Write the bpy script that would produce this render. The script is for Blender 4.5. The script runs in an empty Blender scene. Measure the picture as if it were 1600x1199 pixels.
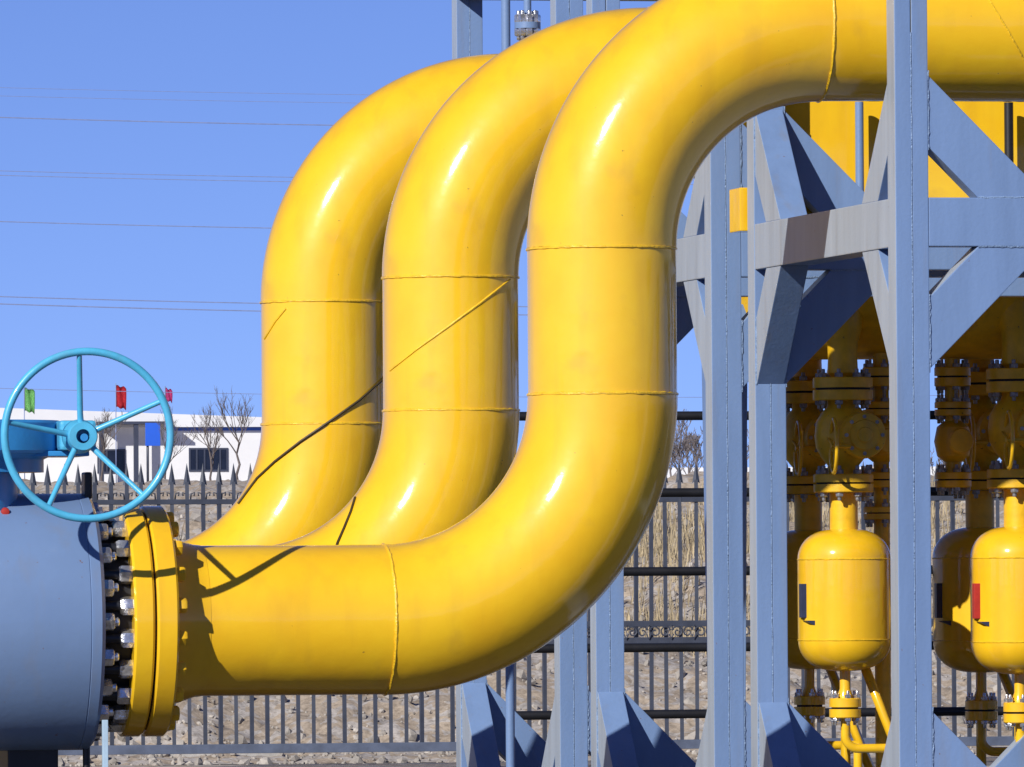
import bpy, bmesh, math, random
from mathutils import Vector, Matrix
from mathutils.bvhtree import BVHTree

R = math.radians
random.seed(7)
scn = bpy.context.scene
COL = scn.collection

# ------------------------------------------------------------------ camera
CAM_Z = 1.75
FPX = 13500.0                       # focal length in photo pixels (1600 wide)
YAW = math.atan(2550 / FPX)
PITCH = math.atan(290.5 / FPX)
ROLL = R(0.36)
fwd = Vector((math.sin(YAW) * math.cos(PITCH), math.cos(YAW) * math.cos(PITCH), math.sin(PITCH)))
right0 = Vector((math.cos(YAW), -math.sin(YAW), 0))
up0 = right0.cross(fwd)
right = right0 * math.cos(ROLL) - up0 * math.sin(ROLL)
up = right.cross(fwd)
CP = Vector((0, 0, CAM_Z))
cam_d = bpy.data.cameras.new('camera')
cam = bpy.data.objects.new('camera', cam_d)
COL.objects.link(cam)
cam_d.sensor_fit = 'HORIZONTAL'
cam_d.sensor_width = 36.0
cam_d.lens = 36.0 * FPX / 1600.0
cam_d.clip_start = 0.5
cam_d.clip_end = 6000
cam.matrix_world = Matrix(((right.x, up.x, -fwd.x, CP.x), (right.y, up.y, -fwd.y, CP.y),
                           (right.z, up.z, -fwd.z, CP.z), (0, 0, 0, 1)))
scn.camera = cam

# ------------------------------------------------------------------ world, sun, exposure
SUN_DIR = Vector((0.95, 1.0, -0.74)).normalized()      # the way the light travels
sun_el = math.asin(-SUN_DIR.z)
sun_az = math.atan2(-SUN_DIR.x, -SUN_DIR.y)
w = bpy.data.worlds.new('World')
scn.world = w
w.use_nodes = True
nt = w.node_tree
nt.nodes.clear()
out = nt.nodes.new('ShaderNodeOutputWorld')
bg = nt.nodes.new('ShaderNodeBackground')
sky = nt.nodes.new('ShaderNodeTexSky')
sky.sky_type = 'NISHITA'
sky.sun_disc = False
sky.sun_elevation = sun_el
sky.sun_rotation = sun_az
sky.air_density = 0.45
sky.dust_density = 0.0
sky.ozone_density = 3.0
tc = nt.nodes.new('ShaderNodeTexCoord')
mp = nt.nodes.new('ShaderNodeMapping')
mp.inputs['Location'].default_value = (0, 0, 0.03)
mp.inputs['Scale'].default_value = (1, 1, 0.97)
nt.links.new(tc.outputs['Generated'], mp.inputs['Vector'])
nt.links.new(mp.outputs['Vector'], sky.inputs['Vector'])
tint = nt.nodes.new('ShaderNodeMix')
tint.data_type = 'RGBA'
tint.blend_type = 'MULTIPLY'
tint.inputs['Factor'].default_value = 1.0
tint.inputs['B'].default_value = (0.68, 0.70, 1.0, 1)
nt.links.new(sky.outputs['Color'], tint.inputs['A'])
nt.links.new(tint.outputs['Result'], bg.inputs['Color'])
bg.inputs['Strength'].default_value = 0.09
nt.links.new(bg.outputs['Background'], out.inputs['Surface'])

sun_d = bpy.data.lights.new('sun', 'SUN')
sun_d.energy = 4.4
sun_d.angle = R(0.53)
sun_d.color = (1.0, 0.95, 0.86)
sun_o = bpy.data.objects.new('sun', sun_d)
COL.objects.link(sun_o)
sun_o.rotation_euler = SUN_DIR.to_track_quat('-Z', 'Y').to_euler()

scn.view_settings.view_transform = 'Standard'
scn.view_settings.look = 'None'
scn.view_settings.exposure = 0.22
scn.view_settings.gamma = 1.0
scn.view_settings.use_curve_mapping = False
scn.render.engine = 'CYCLES'
scn.cycles.max_bounces = 8

# ------------------------------------------------------------------ pixel -> place helpers (photo pixels 1600 x 1199)
def ray(u, v):
    return (fwd * FPX + right * (u - 800.0) - up * (v - 599.5)).normalized()

def pY(u, v, Y):
    d = ray(u, v)
    return CP + d * (Y / d.y)

def pZ(u, v, Z):
    d = ray(u, v)
    return CP + d * ((Z - CAM_Z) / d.z)

# ------------------------------------------------------------------ materials
def mat(name, color, rough=0.5, metal=0.0, var=0.12, scale=6.0, bump=0.0, bscale=60.0, coat=0.0, color2=None,
        streak=False, spec=0.5, coat_rough=0.08, rvar=0.0):
    m = bpy.data.materials.new(name)
    m.use_nodes = True
    t = m.node_tree
    b = t.nodes['Principled BSDF']
    b.inputs['Roughness'].default_value = rough
    b.inputs['Metallic'].default_value = metal
    b.inputs['Specular IOR Level'].default_value = spec
    b.inputs['Coat Weight'].default_value = coat
    b.inputs['Coat Roughness'].default_value = coat_rough
    tcn = t.nodes.new('ShaderNodeTexCoord')
    n = t.nodes.new('ShaderNodeTexNoise')
    n.inputs['Scale'].default_value = scale
    n.inputs['Detail'].default_value = 6
    n.inputs['Roughness'].default_value = 0.62
    if streak:
        ms = t.nodes.new('ShaderNodeMapping')
        ms.inputs['Scale'].default_value = (1, 1, 0.12)
        t.links.new(tcn.outputs['Object'], ms.inputs['Vector'])
        t.links.new(ms.outputs['Vector'], n.inputs['Vector'])
    else:
        t.links.new(tcn.outputs['Object'], n.inputs['Vector'])
    r = t.nodes.new('ShaderNodeValToRGB')
    c2 = color2 or tuple(c * (1 - var * 2) for c in color)
    c1 = color if color2 else tuple(min(1, c * (1 + var)) for c in color)
    r.color_ramp.elements[0].position = 0.3
    r.color_ramp.elements[1].position = 0.68
    r.color_ramp.elements[0].color = (*c2, 1)
    r.color_ramp.elements[1].color = (*c1, 1)
    t.links.new(n.outputs['Fac'], r.inputs['Fac'])
    t.links.new(r.outputs['Color'], b.inputs['Base Color'])
    if rvar:
        mr = t.nodes.new('ShaderNodeMapRange')
        mr.inputs['To Min'].default_value = rough - rvar
        mr.inputs['To Max'].default_value = rough + rvar
        n3 = t.nodes.new('ShaderNodeTexNoise')
        n3.inputs['Scale'].default_value = scale * 2.7
        n3.inputs['Detail'].default_value = 4
        t.links.new(tcn.outputs['Object'], n3.inputs['Vector'])
        t.links.new(n3.outputs['Fac'], mr.inputs['Value'])
        t.links.new(mr.outputs['Result'], b.inputs['Roughness'])
    if bump:
        n2 = t.nodes.new('ShaderNodeTexNoise')
        n2.inputs['Scale'].default_value = bscale
        n2.inputs['Detail'].default_value = 4
        t.links.new(tcn.outputs['Object'], n2.inputs['Vector'])
        bp = t.nodes.new('ShaderNodeBump')
        bp.inputs['Strength'].default_value = bump
        bp.inputs['Distance'].default_value = 0.01
        t.links.new(n2.outputs['Fac'], bp.inputs['Height'])
        t.links.new(bp.outputs['Normal'], b.inputs['Normal'])
    return m

M = {}
def yellow_paint(name):
    m = mat(name, (0.87, 0.545, 0.015), 0.48, var=0.05, scale=1.6, bump=0.10, bscale=14, coat=1.0,
            color2=(0.82, 0.45, 0.010), coat_rough=0.11, rvar=0.08, spec=0.25)
    t = m.node_tree
    b = t.nodes['Principled BSDF']
    tcn = [n for n in t.nodes if n.type == 'TEX_COORD'][0]
    src = b.inputs['Base Color'].links[0].from_socket
    def noise(scale, stretch=None, detail=5):
        n = t.nodes.new('ShaderNodeTexNoise')
        n.inputs['Scale'].default_value = scale
        n.inputs['Detail'].default_value = detail
        if stretch:
            mp_ = t.nodes.new('ShaderNodeMapping')
            mp_.inputs['Scale'].default_value = stretch
            t.links.new(tcn.outputs['Object'], mp_.inputs['Vector'])
            t.links.new(mp_.outputs['Vector'], n.inputs['Vector'])
        else:
            t.links.new(tcn.outputs['Object'], n.inputs['Vector'])
        return n.outputs['Fac']
    def ramp(fac, a, b_):
        r = t.nodes.new('ShaderNodeMapRange')
        r.inputs['From Min'].default_value = a
        r.inputs['From Max'].default_value = b_
        t.links.new(fac, r.inputs['Value'])
        return r.outputs['Result']
    def mixc(fac, strength, col, base):
        k = t.nodes.new('ShaderNodeMath'); k.operation = 'MULTIPLY'; k.inputs[1].default_value = strength
        t.links.new(fac, k.inputs[0])
        mx = t.nodes.new('ShaderNodeMix'); mx.data_type = 'RGBA'
        t.links.new(k.outputs[0], mx.inputs['Factor'])
        t.links.new(base, mx.inputs['A'])
        mx.inputs['B'].default_value = (*col, 1)
        return mx.outputs['Result']
    c = mixc(ramp(noise(7, (1, 1, .10)), .52, .75), .35, (0.62, 0.33, 0.02), src)      # faint drip streaks
    c = mixc(ramp(noise(3.3, None, 8), .60, .72), .30, (0.55, 0.31, 0.04), c)            # dusty blotches
    c = mixc(ramp(noise(26, None, 3), 0.752, .775), .6, (0.20, 0.09, 0.03), c)            # chips
    t.links.new(c, b.inputs['Base Color'])
    # slow waviness of the rolled plate added to the fine relief
    bp = [n for n in t.nodes if n.type == 'BUMP'][0]
    b2_ = t.nodes.new('ShaderNodeBump')
    b2_.inputs['Strength'].default_value = 0.12
    b2_.inputs['Distance'].default_value = 0.03
    t.links.new(noise(3.0, None, 2), b2_.inputs['Height'])
    t.links.new(b2_.outputs['Normal'], bp.inputs['Normal'])
    t.links.new(bp.outputs['Normal'], b.inputs['Coat Normal'])
    return m
M['yellow'] = yellow_paint('yellow_paint')
M['yellow_bead'] = mat('yellow_paint_on_weld', (0.86, 0.53, 0.02), 0.35, var=0.12, scale=20, bump=0.6, bscale=80, coat=0.4)
M['yellow_rough'] = mat('yellow_paint_weathered', (0.82, 0.48, 0.014), 0.42, var=0.12, scale=7, bump=0.15, bscale=40)
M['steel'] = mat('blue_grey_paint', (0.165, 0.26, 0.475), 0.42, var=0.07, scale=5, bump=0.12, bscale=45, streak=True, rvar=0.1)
M['steel_side'] = mat('steel_paint_lit_side', (0.36, 0.42, 0.51), 0.40, var=0.08, scale=5, bump=0.12, bscale=45, streak=True)  # same steel, brighter light on X-facing faces put into the colour
M['weld'] = mat('weld_paint', (0.21, 0.31, 0.50), 0.4, var=0.15, scale=40, bump=0.8, bscale=90)
M['valve'] = mat('valve_grey_paint', (0.15, 0.235, 0.42), 0.34, var=0.05, scale=1.2, bump=0.09, bscale=22, coat=0.25, rvar=0.08)
M['cyan'] = mat('cyan_paint', (0.085, 0.45, 0.72), 0.35, var=0.08, scale=8, bump=0.08, bscale=50, coat=0.2)
M['cyan_dark'] = mat('blue_gearbox_paint', (0.035, 0.25, 0.60), 0.40, var=0.1, scale=5, bump=0.1, bscale=40)
M['nut'] = mat('galvanised_nut', (0.78, 0.78, 0.80), 0.24, 0.85, var=0.25, scale=18, bump=0.3, bscale=70)
M['nut_dark'] = mat('dull_nut', (0.36, 0.36, 0.38), 0.40, 0.5, var=0.3, scale=18, bump=0.3, bscale=70)
M['black'] = mat('black_paint_and_shade', (0.012, 0.013, 0.018), 0.45, var=0.2, scale=8)
M['rubber'] = mat('gasket_black', (0.01, 0.01, 0.012), 0.7, var=0.2, scale=8)
M['fence'] = mat('fence_grey_paint', (0.05, 0.06, 0.09), 0.45, var=0.15, scale=6)
M['fence_rail'] = mat('fence_rail_paint', (0.10, 0.125, 0.19), 0.45, var=0.15, scale=6)
M['concrete'] = mat('concrete', (0.42, 0.41, 0.40), 0.85, var=0.15, scale=5, bump=0.3, bscale=30)
M['white'] = mat('white_wall', (0.80, 0.81, 0.84), 0.7, var=0.04, scale=0.4)
M['fascia'] = mat('roof_fascia_white', (0.78, 0.80, 0.85), 0.6, var=0.04, scale=0.4)
M['blue_trim'] = mat('blue_trim', (0.03, 0.11, 0.52), 0.5, var=0.08, scale=1)
M['blue_sign'] = mat('blue_sign_paint', (0.02, 0.12, 0.70), 0.5, var=0.06, scale=1)
M['glass'] = mat('dark_window_glass', (0.012, 0.016, 0.035), 0.12, var=0.2, scale=2)
M['frame_dark'] = mat('window_frame_dark', (0.05, 0.06, 0.10), 0.5, var=0.1, scale=2)
M['flag_red'] = mat('flag_red', (0.62, 0.03, 0.05), 0.8, var=0.1, scale=3)
M['flag_green'] = mat('flag_green', (0.24, 0.62, 0.20), 0.8, var=0.1, scale=3)
M['flag_pink'] = mat('flag_magenta', (0.62, 0.06, 0.26), 0.8, var=0.1, scale=3)
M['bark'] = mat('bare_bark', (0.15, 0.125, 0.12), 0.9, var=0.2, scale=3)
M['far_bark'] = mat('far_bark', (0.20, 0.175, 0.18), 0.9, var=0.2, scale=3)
M['wire'] = mat('power_wire', (0.22, 0.28, 0.50), 0.6, var=0.1, scale=3)
M['red'] = mat('red_paint', (0.45, 0.03, 0.02), 0.5, var=0.15, scale=8)
M['pale_post'] = mat('pale_blue_paint', (0.40, 0.55, 0.70), 0.45, var=0.1, scale=6)
M['plate_dark'] = mat('nameplate_dark', (0.03, 0.04, 0.09), 0.4, var=0.15, scale=9)
M['cable'] = mat('dark_line', (0.05, 0.035, 0.012), 0.6, var=0.15, scale=9)

def weather(m, rust=(0.16, 0.075, 0.03), chip=0.74, amount=.8, streak=.22):
    t = m.node_tree
    b = t.nodes['Principled BSDF']
    tcn = [n for n in t.nodes if n.type == 'TEX_COORD'][0]
    base = b.inputs['Base Color'].links[0].from_socket
    for sc_, st_, lo, hi, k_, col in ((34, (1, 1, 1), chip, chip + .03, amount, rust), (9, (1, 1, .08), .56, .78, streak, (0.20, 0.19, 0.19))):
        mp_ = t.nodes.new('ShaderNodeMapping'); mp_.inputs['Scale'].default_value = st_
        t.links.new(tcn.outputs['Object'], mp_.inputs['Vector'])
        n = t.nodes.new('ShaderNodeTexNoise'); n.inputs['Scale'].default_value = sc_; n.inputs['Detail'].default_value = 4
        t.links.new(mp_.outputs['Vector'], n.inputs['Vector'])
        r = t.nodes.new('ShaderNodeMapRange'); r.inputs['From Min'].default_value = lo; r.inputs['From Max'].default_value = hi
        r.inputs['To Max'].default_value = k_
        t.links.new(n.outputs['Fac'], r.inputs['Value'])
        mx = t.nodes.new('ShaderNodeMix'); mx.data_type = 'RGBA'
        t.links.new(r.outputs['Result'], mx.inputs['Factor'])
        t.links.new(base, mx.inputs['A']); mx.inputs['B'].default_value = (*col, 1)
        base = mx.outputs['Result']
    t.links.new(base, b.inputs['Base Color'])
for k_ in ('steel', 'steel_side', 'valve', 'yellow_rough', 'cyan'):
    weather(M[k_], streak=.4 if k_ in ('steel', 'steel_side') else .25, chip=.73 if k_ != 'yellow_rough' else .70)

# earth: stony tan soil with grey gravel patches
def earth(name, a, b_, c, s=1.2):
    m = mat(name, a, 0.95, var=0.2, scale=s, bump=0.9, bscale=9)
    t = m.node_tree
    bs = t.nodes['Principled BSDF']
    ramp = [n for n in t.nodes if n.type == 'VALTORGB'][0]
    ramp.color_ramp.elements[0].color = (*b_, 1)
    ramp.color_ramp.elements[1].color = (*a, 1)
    tcn = [n for n in t.nodes if n.type == 'TEX_COORD'][0]
    vo = t.nodes.new('ShaderNodeTexVoronoi')
    vo.inputs['Scale'].default_value = 9
    t.links.new(tcn.outputs['Object'], vo.inputs['Vector'])
    sep = t.nodes.new('ShaderNodeSeparateColor')
    t.links.new(vo.outputs['Color'], sep.inputs['Color'])
    gt = t.nodes.new('ShaderNodeMath')
    gt.operation = 'GREATER_THAN'
    gt.inputs[1].default_value = 0.55
    t.links.new(sep.outputs['Red'], gt.inputs[0])
    mx = t.nodes.new('ShaderNodeMix')
    mx.data_type = 'RGBA'
    mul = t.nodes.new('ShaderNodeMath')
    mul.operation = 'MULTIPLY'
    mul.inputs[1].default_value = 0.6
    t.links.new(gt.outputs[0], mul.inputs[0])
    t.links.new(mul.outputs[0], mx.inputs['Factor'])
    t.links.new(ramp.outputs['Color'], mx.inputs['A'])
    mx.inputs['B'].default_value = (*c, 1)
    # dark pockets and pale grit at a finer scale
    sp = t.nodes.new('ShaderNodeTexNoise')
    sp.inputs['Scale'].default_value = 14
    sp.inputs['Detail'].default_value = 8
    sp.inputs['Roughness'].default_value = 0.75
    t.links.new(tcn.outputs['Object'], sp.inputs['Vector'])
    sr = t.nodes.new('ShaderNodeValToRGB')
    sr.color_ramp.elements[0].position = 0.36
    sr.color_ramp.elements[0].color = (0.58, 0.56, 0.55, 1)
    sr.color_ramp.elements[1].position = 0.58
    sr.color_ramp.elements[1].color = (1.12, 1.12, 1.14, 1)
    t.links.new(sp.outputs['Fac'], sr.inputs['Fac'])
    m2 = t.nodes.new('ShaderNodeMix')
    m2.data_type = 'RGBA'
    m2.blend_type = 'MULTIPLY'
    m2.inputs['Factor'].default_value = 1.0
    t.links.new(mx.outputs['Result'], m2.inputs['A'])
    t.links.new(sr.outputs['Color'], m2.inputs['B'])
    t.links.new(m2.outputs['Result'], bs.inputs['Base Color'])
    return m
M['earth'] = earth('stony_earth', (0.46, 0.38, 0.29), (0.30, 0.25, 0.20), (0.44, 0.43, 0.43))
M['ground'] = earth('gravel_ground', (0.10, 0.085, 0.07), (0.06, 0.052, 0.045), (0.09, 0.09, 0.09))
M['stone'] = mat('pale_stone', (0.38, 0.35, 0.32), 0.9, var=0.3, scale=2.5, bump=0.5, bscale=20)
M['straw'] = mat('dry_grass', (0.44, 0.36, 0.23), 0.9, var=0.25, scale=1.5)

# ------------------------------------------------------------------ mesh builder
class MB:
    def __init__(self):
        self.bm = bmesh.new()

    def box(self, x0, x1, y0, y1, z0, z1, bev=0.0):
        vs = [self.bm.verts.new((x, y, z)) for z in (z0, z1) for y in (y0, y1) for x in (x0, x1)]
        fs = [self.bm.faces.new([vs[i] for i in q]) for q in
              ((0, 2, 3, 1), (4, 5, 7, 6), (0, 1, 5, 4), (2, 6, 7, 3), (0, 4, 6, 2), (1, 3, 7, 5))]
        if bev:
            es = list({e for f in fs for e in f.edges})
            bmesh.ops.bevel(self.bm, geom=es, offset=bev, segments=2, affect='EDGES', profile=0.6)
        return self

    def prism(self, pts, axis, a, b, bev=0.0):
        """polygon pts (2D) extruded along axis from a to b. axis 'Y': pts are (x,z); 'X': pts are (y,z); 'Z': (x,y)"""
        def mk(p, t):
            return {'Y': (p[0], t, p[1]), 'X': (t, p[0], p[1]), 'Z': (p[0], p[1], t)}[axis]
        A = [self.bm.verts.new(mk(p, a)) for p in pts]
        B = [self.bm.verts.new(mk(p, b)) for p in pts]
        fs = [self.bm.faces.new(A), self.bm.faces.new(B[::-1])]
        n = len(pts)
        for i in range(n):
            fs.append(self.bm.faces.new((A[i], B[i], B[(i + 1) % n], A[(i + 1) % n])))
        if bev:
            es = list({e for f in fs for e in f.edges})
            bmesh.ops.bevel(self.bm, geom=es, offset=bev, segments=2, affect='EDGES', profile=0.6)
        return self

    def tube(self, pts, r, seg=12, cap=True, closed=False):
        pts = [Vector(p) for p in pts]
        n = len(pts)
        rs = r if isinstance(r, (list, tuple)) else [r] * n
        T = []
        for i in range(n):
            if closed:
                d = pts[(i + 1) % n] - pts[i - 1]
            else:
                d = pts[min(i + 1, n - 1)] - pts[max(i - 1, 0)]
            T.append(d.normalized())
        ref = Vector((0, 0, 1)) if abs(T[0].z) < 0.9 else Vector((0, 1, 0))
        N = (ref - T[0] * ref.dot(T[0])).normalized()
        rings = []
        for i in range(n):
            N = (N - T[i] * N.dot(T[i])).normalized()
            B = T[i].cross(N)
            rings.append([self.bm.verts.new(pts[i] + (N * math.cos(2 * math.pi * k / seg) + B * math.sin(2 * math.pi * k / seg)) * rs[i])
                          for k in range(seg)])
        m = n if closed else n - 1
        for i in range(m):
            a, b = rings[i], rings[(i + 1) % n]
            for k in range(seg):
                f = self.bm.faces.new((a[k], a[(k + 1) % seg], b[(k + 1) % seg], b[k]))
                f.smooth = True
        if cap and not closed:
            self.bm.faces.new(rings[0][::-1])
            self.bm.faces.new(rings[-1])
        return self

    def lathe(self, prof, c, axis='Z', seg=48, sharp=True):
        """prof: list of (t, r) along the axis from c"""
        c = Vector(c)
        ax = {'X': Vector((1, 0, 0)), 'Y': Vector((0, 1, 0)), 'Z': Vector((0, 0, 1))}[axis]
        e1 = {'X': Vector((0, 1, 0)), 'Y': Vector((0, 0, 1)), 'Z': Vector((1, 0, 0))}[axis]
        e2 = ax.cross(e1)
        rings = []
        for t, r in prof:
            if r < 1e-6:
                rings.append([self.bm.verts.new(c + ax * t)])
            else:
                rings.append([self.bm.verts.new(c + ax * t + (e1 * math.cos(2 * math.pi * k / seg) + e2 * math.sin(2 * math.pi * k / seg)) * r)
                              for k in range(seg)])
        for i in range(len(rings) - 1):
            a, b = rings[i], rings[i + 1]
            for k in range(seg):
                k2 = (k + 1) % seg
                if len(a) == 1 and len(b) == 1:
                    continue
                if len(a) == 1:
                    f = self.bm.faces.new((a[0], b[k2], b[k]))
                elif len(b) == 1:
                    f = self.bm.faces.new((a[k], a[k2], b[0]))
                else:
                    f = self.bm.faces.new((a[k], a[k2], b[k2], b[k]))
                f.smooth = True
        for rg, rev in ((rings[0], True), (rings[-1], False)):
            if len(rg) > 1:
                self.bm.faces.new(rg[::-1] if rev else rg)
        return self

    def mesh(self, name, mats, origin=Vector((0, 0, 0)), side=None, auto=True):
        bmesh.ops.recalc_face_normals(self.bm, faces=self.bm.faces)
        if auto:
            for e in self.bm.edges:
                if len(e.link_faces) == 2 and e.calc_face_angle(0) > R(38):
                    e.smooth = False
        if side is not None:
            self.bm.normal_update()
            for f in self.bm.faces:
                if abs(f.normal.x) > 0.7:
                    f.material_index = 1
        for v in self.bm.verts:
            v.co -= origin
        me = bpy.data.meshes.new(name)
        self.bm.to_mesh(me)
        self.bm.free()
        for m in mats:
            me.materials.append(m)
        return me


def origin_of(o):
    p = Vector(o.location)
    while o.parent:
        o = o.parent
        p += Vector(o.location)
    return p


def link(name, me, parent=None, loc=None):
    o = bpy.data.objects.new(name, me)
    COL.objects.link(o)
    if parent is not None:
        o.parent = parent
    if loc is not None:
        o.location = Vector(loc) - (origin_of(parent) if parent is not None else Vector((0, 0, 0)))
    return o


def build(mb, name, m, parent=None, side=None, auto=True):
    org = origin_of(parent) if parent is not None else Vector((0, 0, 0))
    ms = [m] if side is None else [m, side]
    return link(name, mb.mesh(name, ms, org, side, auto), parent)


def tag(o, label=None, cat=None, group=None, kind=None):
    if label: o['label'] = label
    if cat: o['category'] = cat
    if group: o['group'] = group
    if kind: o['kind'] = kind
    return o


def thing(name, loc, label, cat, group=None):
    o = bpy.data.objects.new(name, None)
    COL.objects.link(o)
    o.location = loc
    o.empty_display_size = 0.2
    return tag(o, label, cat, group)


def solo(mb, name, m, base, label, cat, group=None, auto=True):
    """a thing that is one mesh"""
    base = Vector(base)
    o = link(name, mb.mesh(name, [m], base, None, auto))
    o.location = base
    return tag(o, label, cat, group)


def copy_tree(o, parent=None):
    c = o.copy()
    COL.objects.link(c)
    if parent is not None:
        c.parent = parent
    for ch in list(o.children):
        copy_tree(ch, c)
    return c


def jitter_line(p0, p1, step, amp):
    p0, p1 = Vector(p0), Vector(p1)
    n = max(2, int((p1 - p0).length / step))
    return [p0.lerp(p1, i / n) + Vector((random.uniform(-amp, amp), random.uniform(-amp, amp) * 0.4, random.uniform(-amp, amp)))
            for i in range(n + 1)]

# ------------------------------------------------------------------ setting: ground, embankment
Y1 = 45.5                       # plane of the nearest pipe
PITCH_Y = 4.56                   # pipe spacing in depth
g = MB()
s = 3000
n = 12
vs = [[g.bm.verts.new((-s + 2 * s * i / n, -s + 2 * s * j / n, 0)) for i in range(n + 1)] for j in range(n + 1)]
for j in range(n):
    for i in range(n):
        g.bm.faces.new((vs[j][i], vs[j][i + 1], vs[j + 1][i + 1], vs[j + 1][i]))
tag(build(g, 'ground', M['ground']), kind='structure')

from mathutils import noise as mnoise
def bank_z(x, y):
    t = (y - 77.5) / 19.0
    if t <= 0:
        base = 0.006
    elif t < 1:
        base = 0.006 + 2.62 * (t ** 0.85)
    elif y < 420:
        base = 2.62 + (y - 96.5) / 303.5 * 3.25
    else:
        base = 5.95 - min(1, (y - 420) / 400) * 8
    a = 0.0
    if y < 130:
        k = max(0, min(1, (y - 77) / 2))
        a = k * (0.30 * mnoise.noise(Vector((x * 0.35, y * 0.3, 0))) + 0.12 * mnoise.noise(Vector((x * 1.3, y * 1.1, 3)))
                 + 0.07 * mnoise.noise(Vector((x * 4.5, y * 4.0, 7))) + 0.05 * mnoise.noise(Vector((x * 11, y * 9, 1))))
    elif y < 420:
        a = 0.2 * mnoise.noise(Vector((x * 0.05, y * 0.03, 0)))
        a *= max(0, min(1, (330 - y) / 60))
    return base + a

def spaced(parts):
    r = []
    for a, b, st in parts:
        v = a
        while v < b - 1e-6:
            r.append(v)
            v += st
    r.append(parts[-1][1])
    return r
xs = spaced([(-600, -60, 90), (-60, 0, 10), (0, 7, 1.0), (7, 26, 0.09), (26, 32, 1.0), (32, 150, 6), (150, 700, 90)])
ys = spaced([(69.0, 77.5, 0.5), (77.5, 98, 0.13), (98, 130, 1.5), (130, 440, 10), (440, 900, 60)])
em = MB()
grid = [[em.bm.verts.new((x, y, bank_z(x, y))) for x in xs] for y in ys]
for j in range(len(ys) - 1):
    for i in range(len(xs) - 1):
        em.bm.faces.new((grid[j][i], grid[j][i + 1], grid[j + 1][i + 1], grid[j + 1][i])).smooth = True
tag(build(em, 'embankment', M['earth'], auto=False), kind='structure')

# loose stones on the bank (uncountable)
st = MB()
ico = bmesh.new()
bmesh.ops.create_icosphere(ico, subdivisions=1, radius=1)
iv = [v.co.copy() for v in ico.verts]
iface = [[v.index for v in f.verts] for f in ico.faces]
ico.free()
for k in range(11000):
    x = random.uniform(8, 25)
    y = 77.2 + 19 * random.random() ** 1.3
    r = 0.013 + 0.055 * random.random() ** 7
    z = bank_z(x, y)
    sx, sy, sz = (random.uniform(.7, 1.4) * r for _ in range(3))
    rot = Matrix.Rotation(random.uniform(0, 6.3), 3, 'Z') @ Matrix.Rotation(random.uniform(0, 6.3), 3, 'X')
    b0 = [st.bm.verts.new(rot @ Vector((c.x * sx * random.uniform(.8, 1.2), c.y * sy, c.z * sz * random.uniform(.8, 1.2))) + Vector((x, y, z + r * .2))) for c in iv]
    for f in iface:
        st.bm.faces.new([b0[i] for i in f])
tag(build(st, 'stones', M['stone'], auto=False), 'pale loose stones strewn over the bank behind the fence', None, None, 'stuff')

# dry grass on the upper bank
gr = MB()
def tuft(x, y, h, nb):
    z = bank_z(x, y)
    for b in range(nb):
        a = random.uniform(0, 6.28)
        l = h * random.uniform(.6, 1.2)
        lean = random.uniform(.05, .45) * l
        bx, by = x + random.uniform(-.09, .09), y + random.uniform(-.09, .09)
        wv = Vector((math.cos(a + 1.57), math.sin(a + 1.57), 0)) * 0.006
        p0 = Vector((bx, by, z - .02))
        p1 = p0 + Vector((math.cos(a) * lean * .4, math.sin(a) * lean * .4, l * .6))
        p2 = p0 + Vector((math.cos(a) * lean, math.sin(a) * lean, l))
        v = [gr.bm.verts.new(q) for q in (p0 - wv, p0 + wv, p1 + wv * .7, p1 - wv * .7, p2)]
        gr.bm.faces.new((v[0], v[1], v[2], v[3]))
        gr.bm.faces.new((v[3], v[2], v[4]))
for k in range(7000):
    x = random.uniform(8, 27)
    y = random.uniform(83, 96)
    d = mnoise.noise(Vector((x * .4, y * .3, 5)))
    if x < 16 and random.random() < .93:
        continue
    if d < -0.1:
        continue
    tuft(x, y, random.uniform(.12, .34), 7)
tag(build(gr, 'dry_grass', M['straw'], auto=False), 'straw-coloured dry grass on the bank behind the fence', None, None, 'stuff')

# concrete strip at the fence foot
c0, c1 = pY(150, 1190, 79.2), pY(415, 1190, 79.2)
solo(MB().box(c0.x - 2, c1.x, 78.2, 79.6, 0.0, 0.13, 0.015), 'concrete_slab', M['concrete'], (c1.x, 78.2, 0),
     'pale concrete slab lying on the earth below the fence', 'slab')

# ------------------------------------------------------------------ the fence
FY = 73.5
def fz(v): return pY(600, v, FY).z
fx0, fx1 = pY(-80, 900, FY).x, pY(1720, 900, FY).x
fence = thing('picket_fence', (fx0, FY, 0), 'dark grey iron picket fence with arrowhead tips and scroll band before the stony bank', 'fence')
zt, zb = fz(783), fz(1167)
zb1, zb2 = fz(978), fz(1004)
for (z, hh, dd) in ((zt, .022, .02), (zb1, .026, .02), (zb2, .026, .02)):
    build(MB().box(fx0, fx1, FY - dd, FY + dd, z - hh, z + hh, .004), 'rail', M['fence'], fence)
build(MB().box(fx0, fx1, FY - .025, FY + .025, zb - .045, zb + .035, .005), 'rail', M['fence_rail'], fence)
pk = MB()
ph, pb = fz(752) - zb, 0
pk.box(-.016, .016, -.016, .016, 0, ph)
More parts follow.
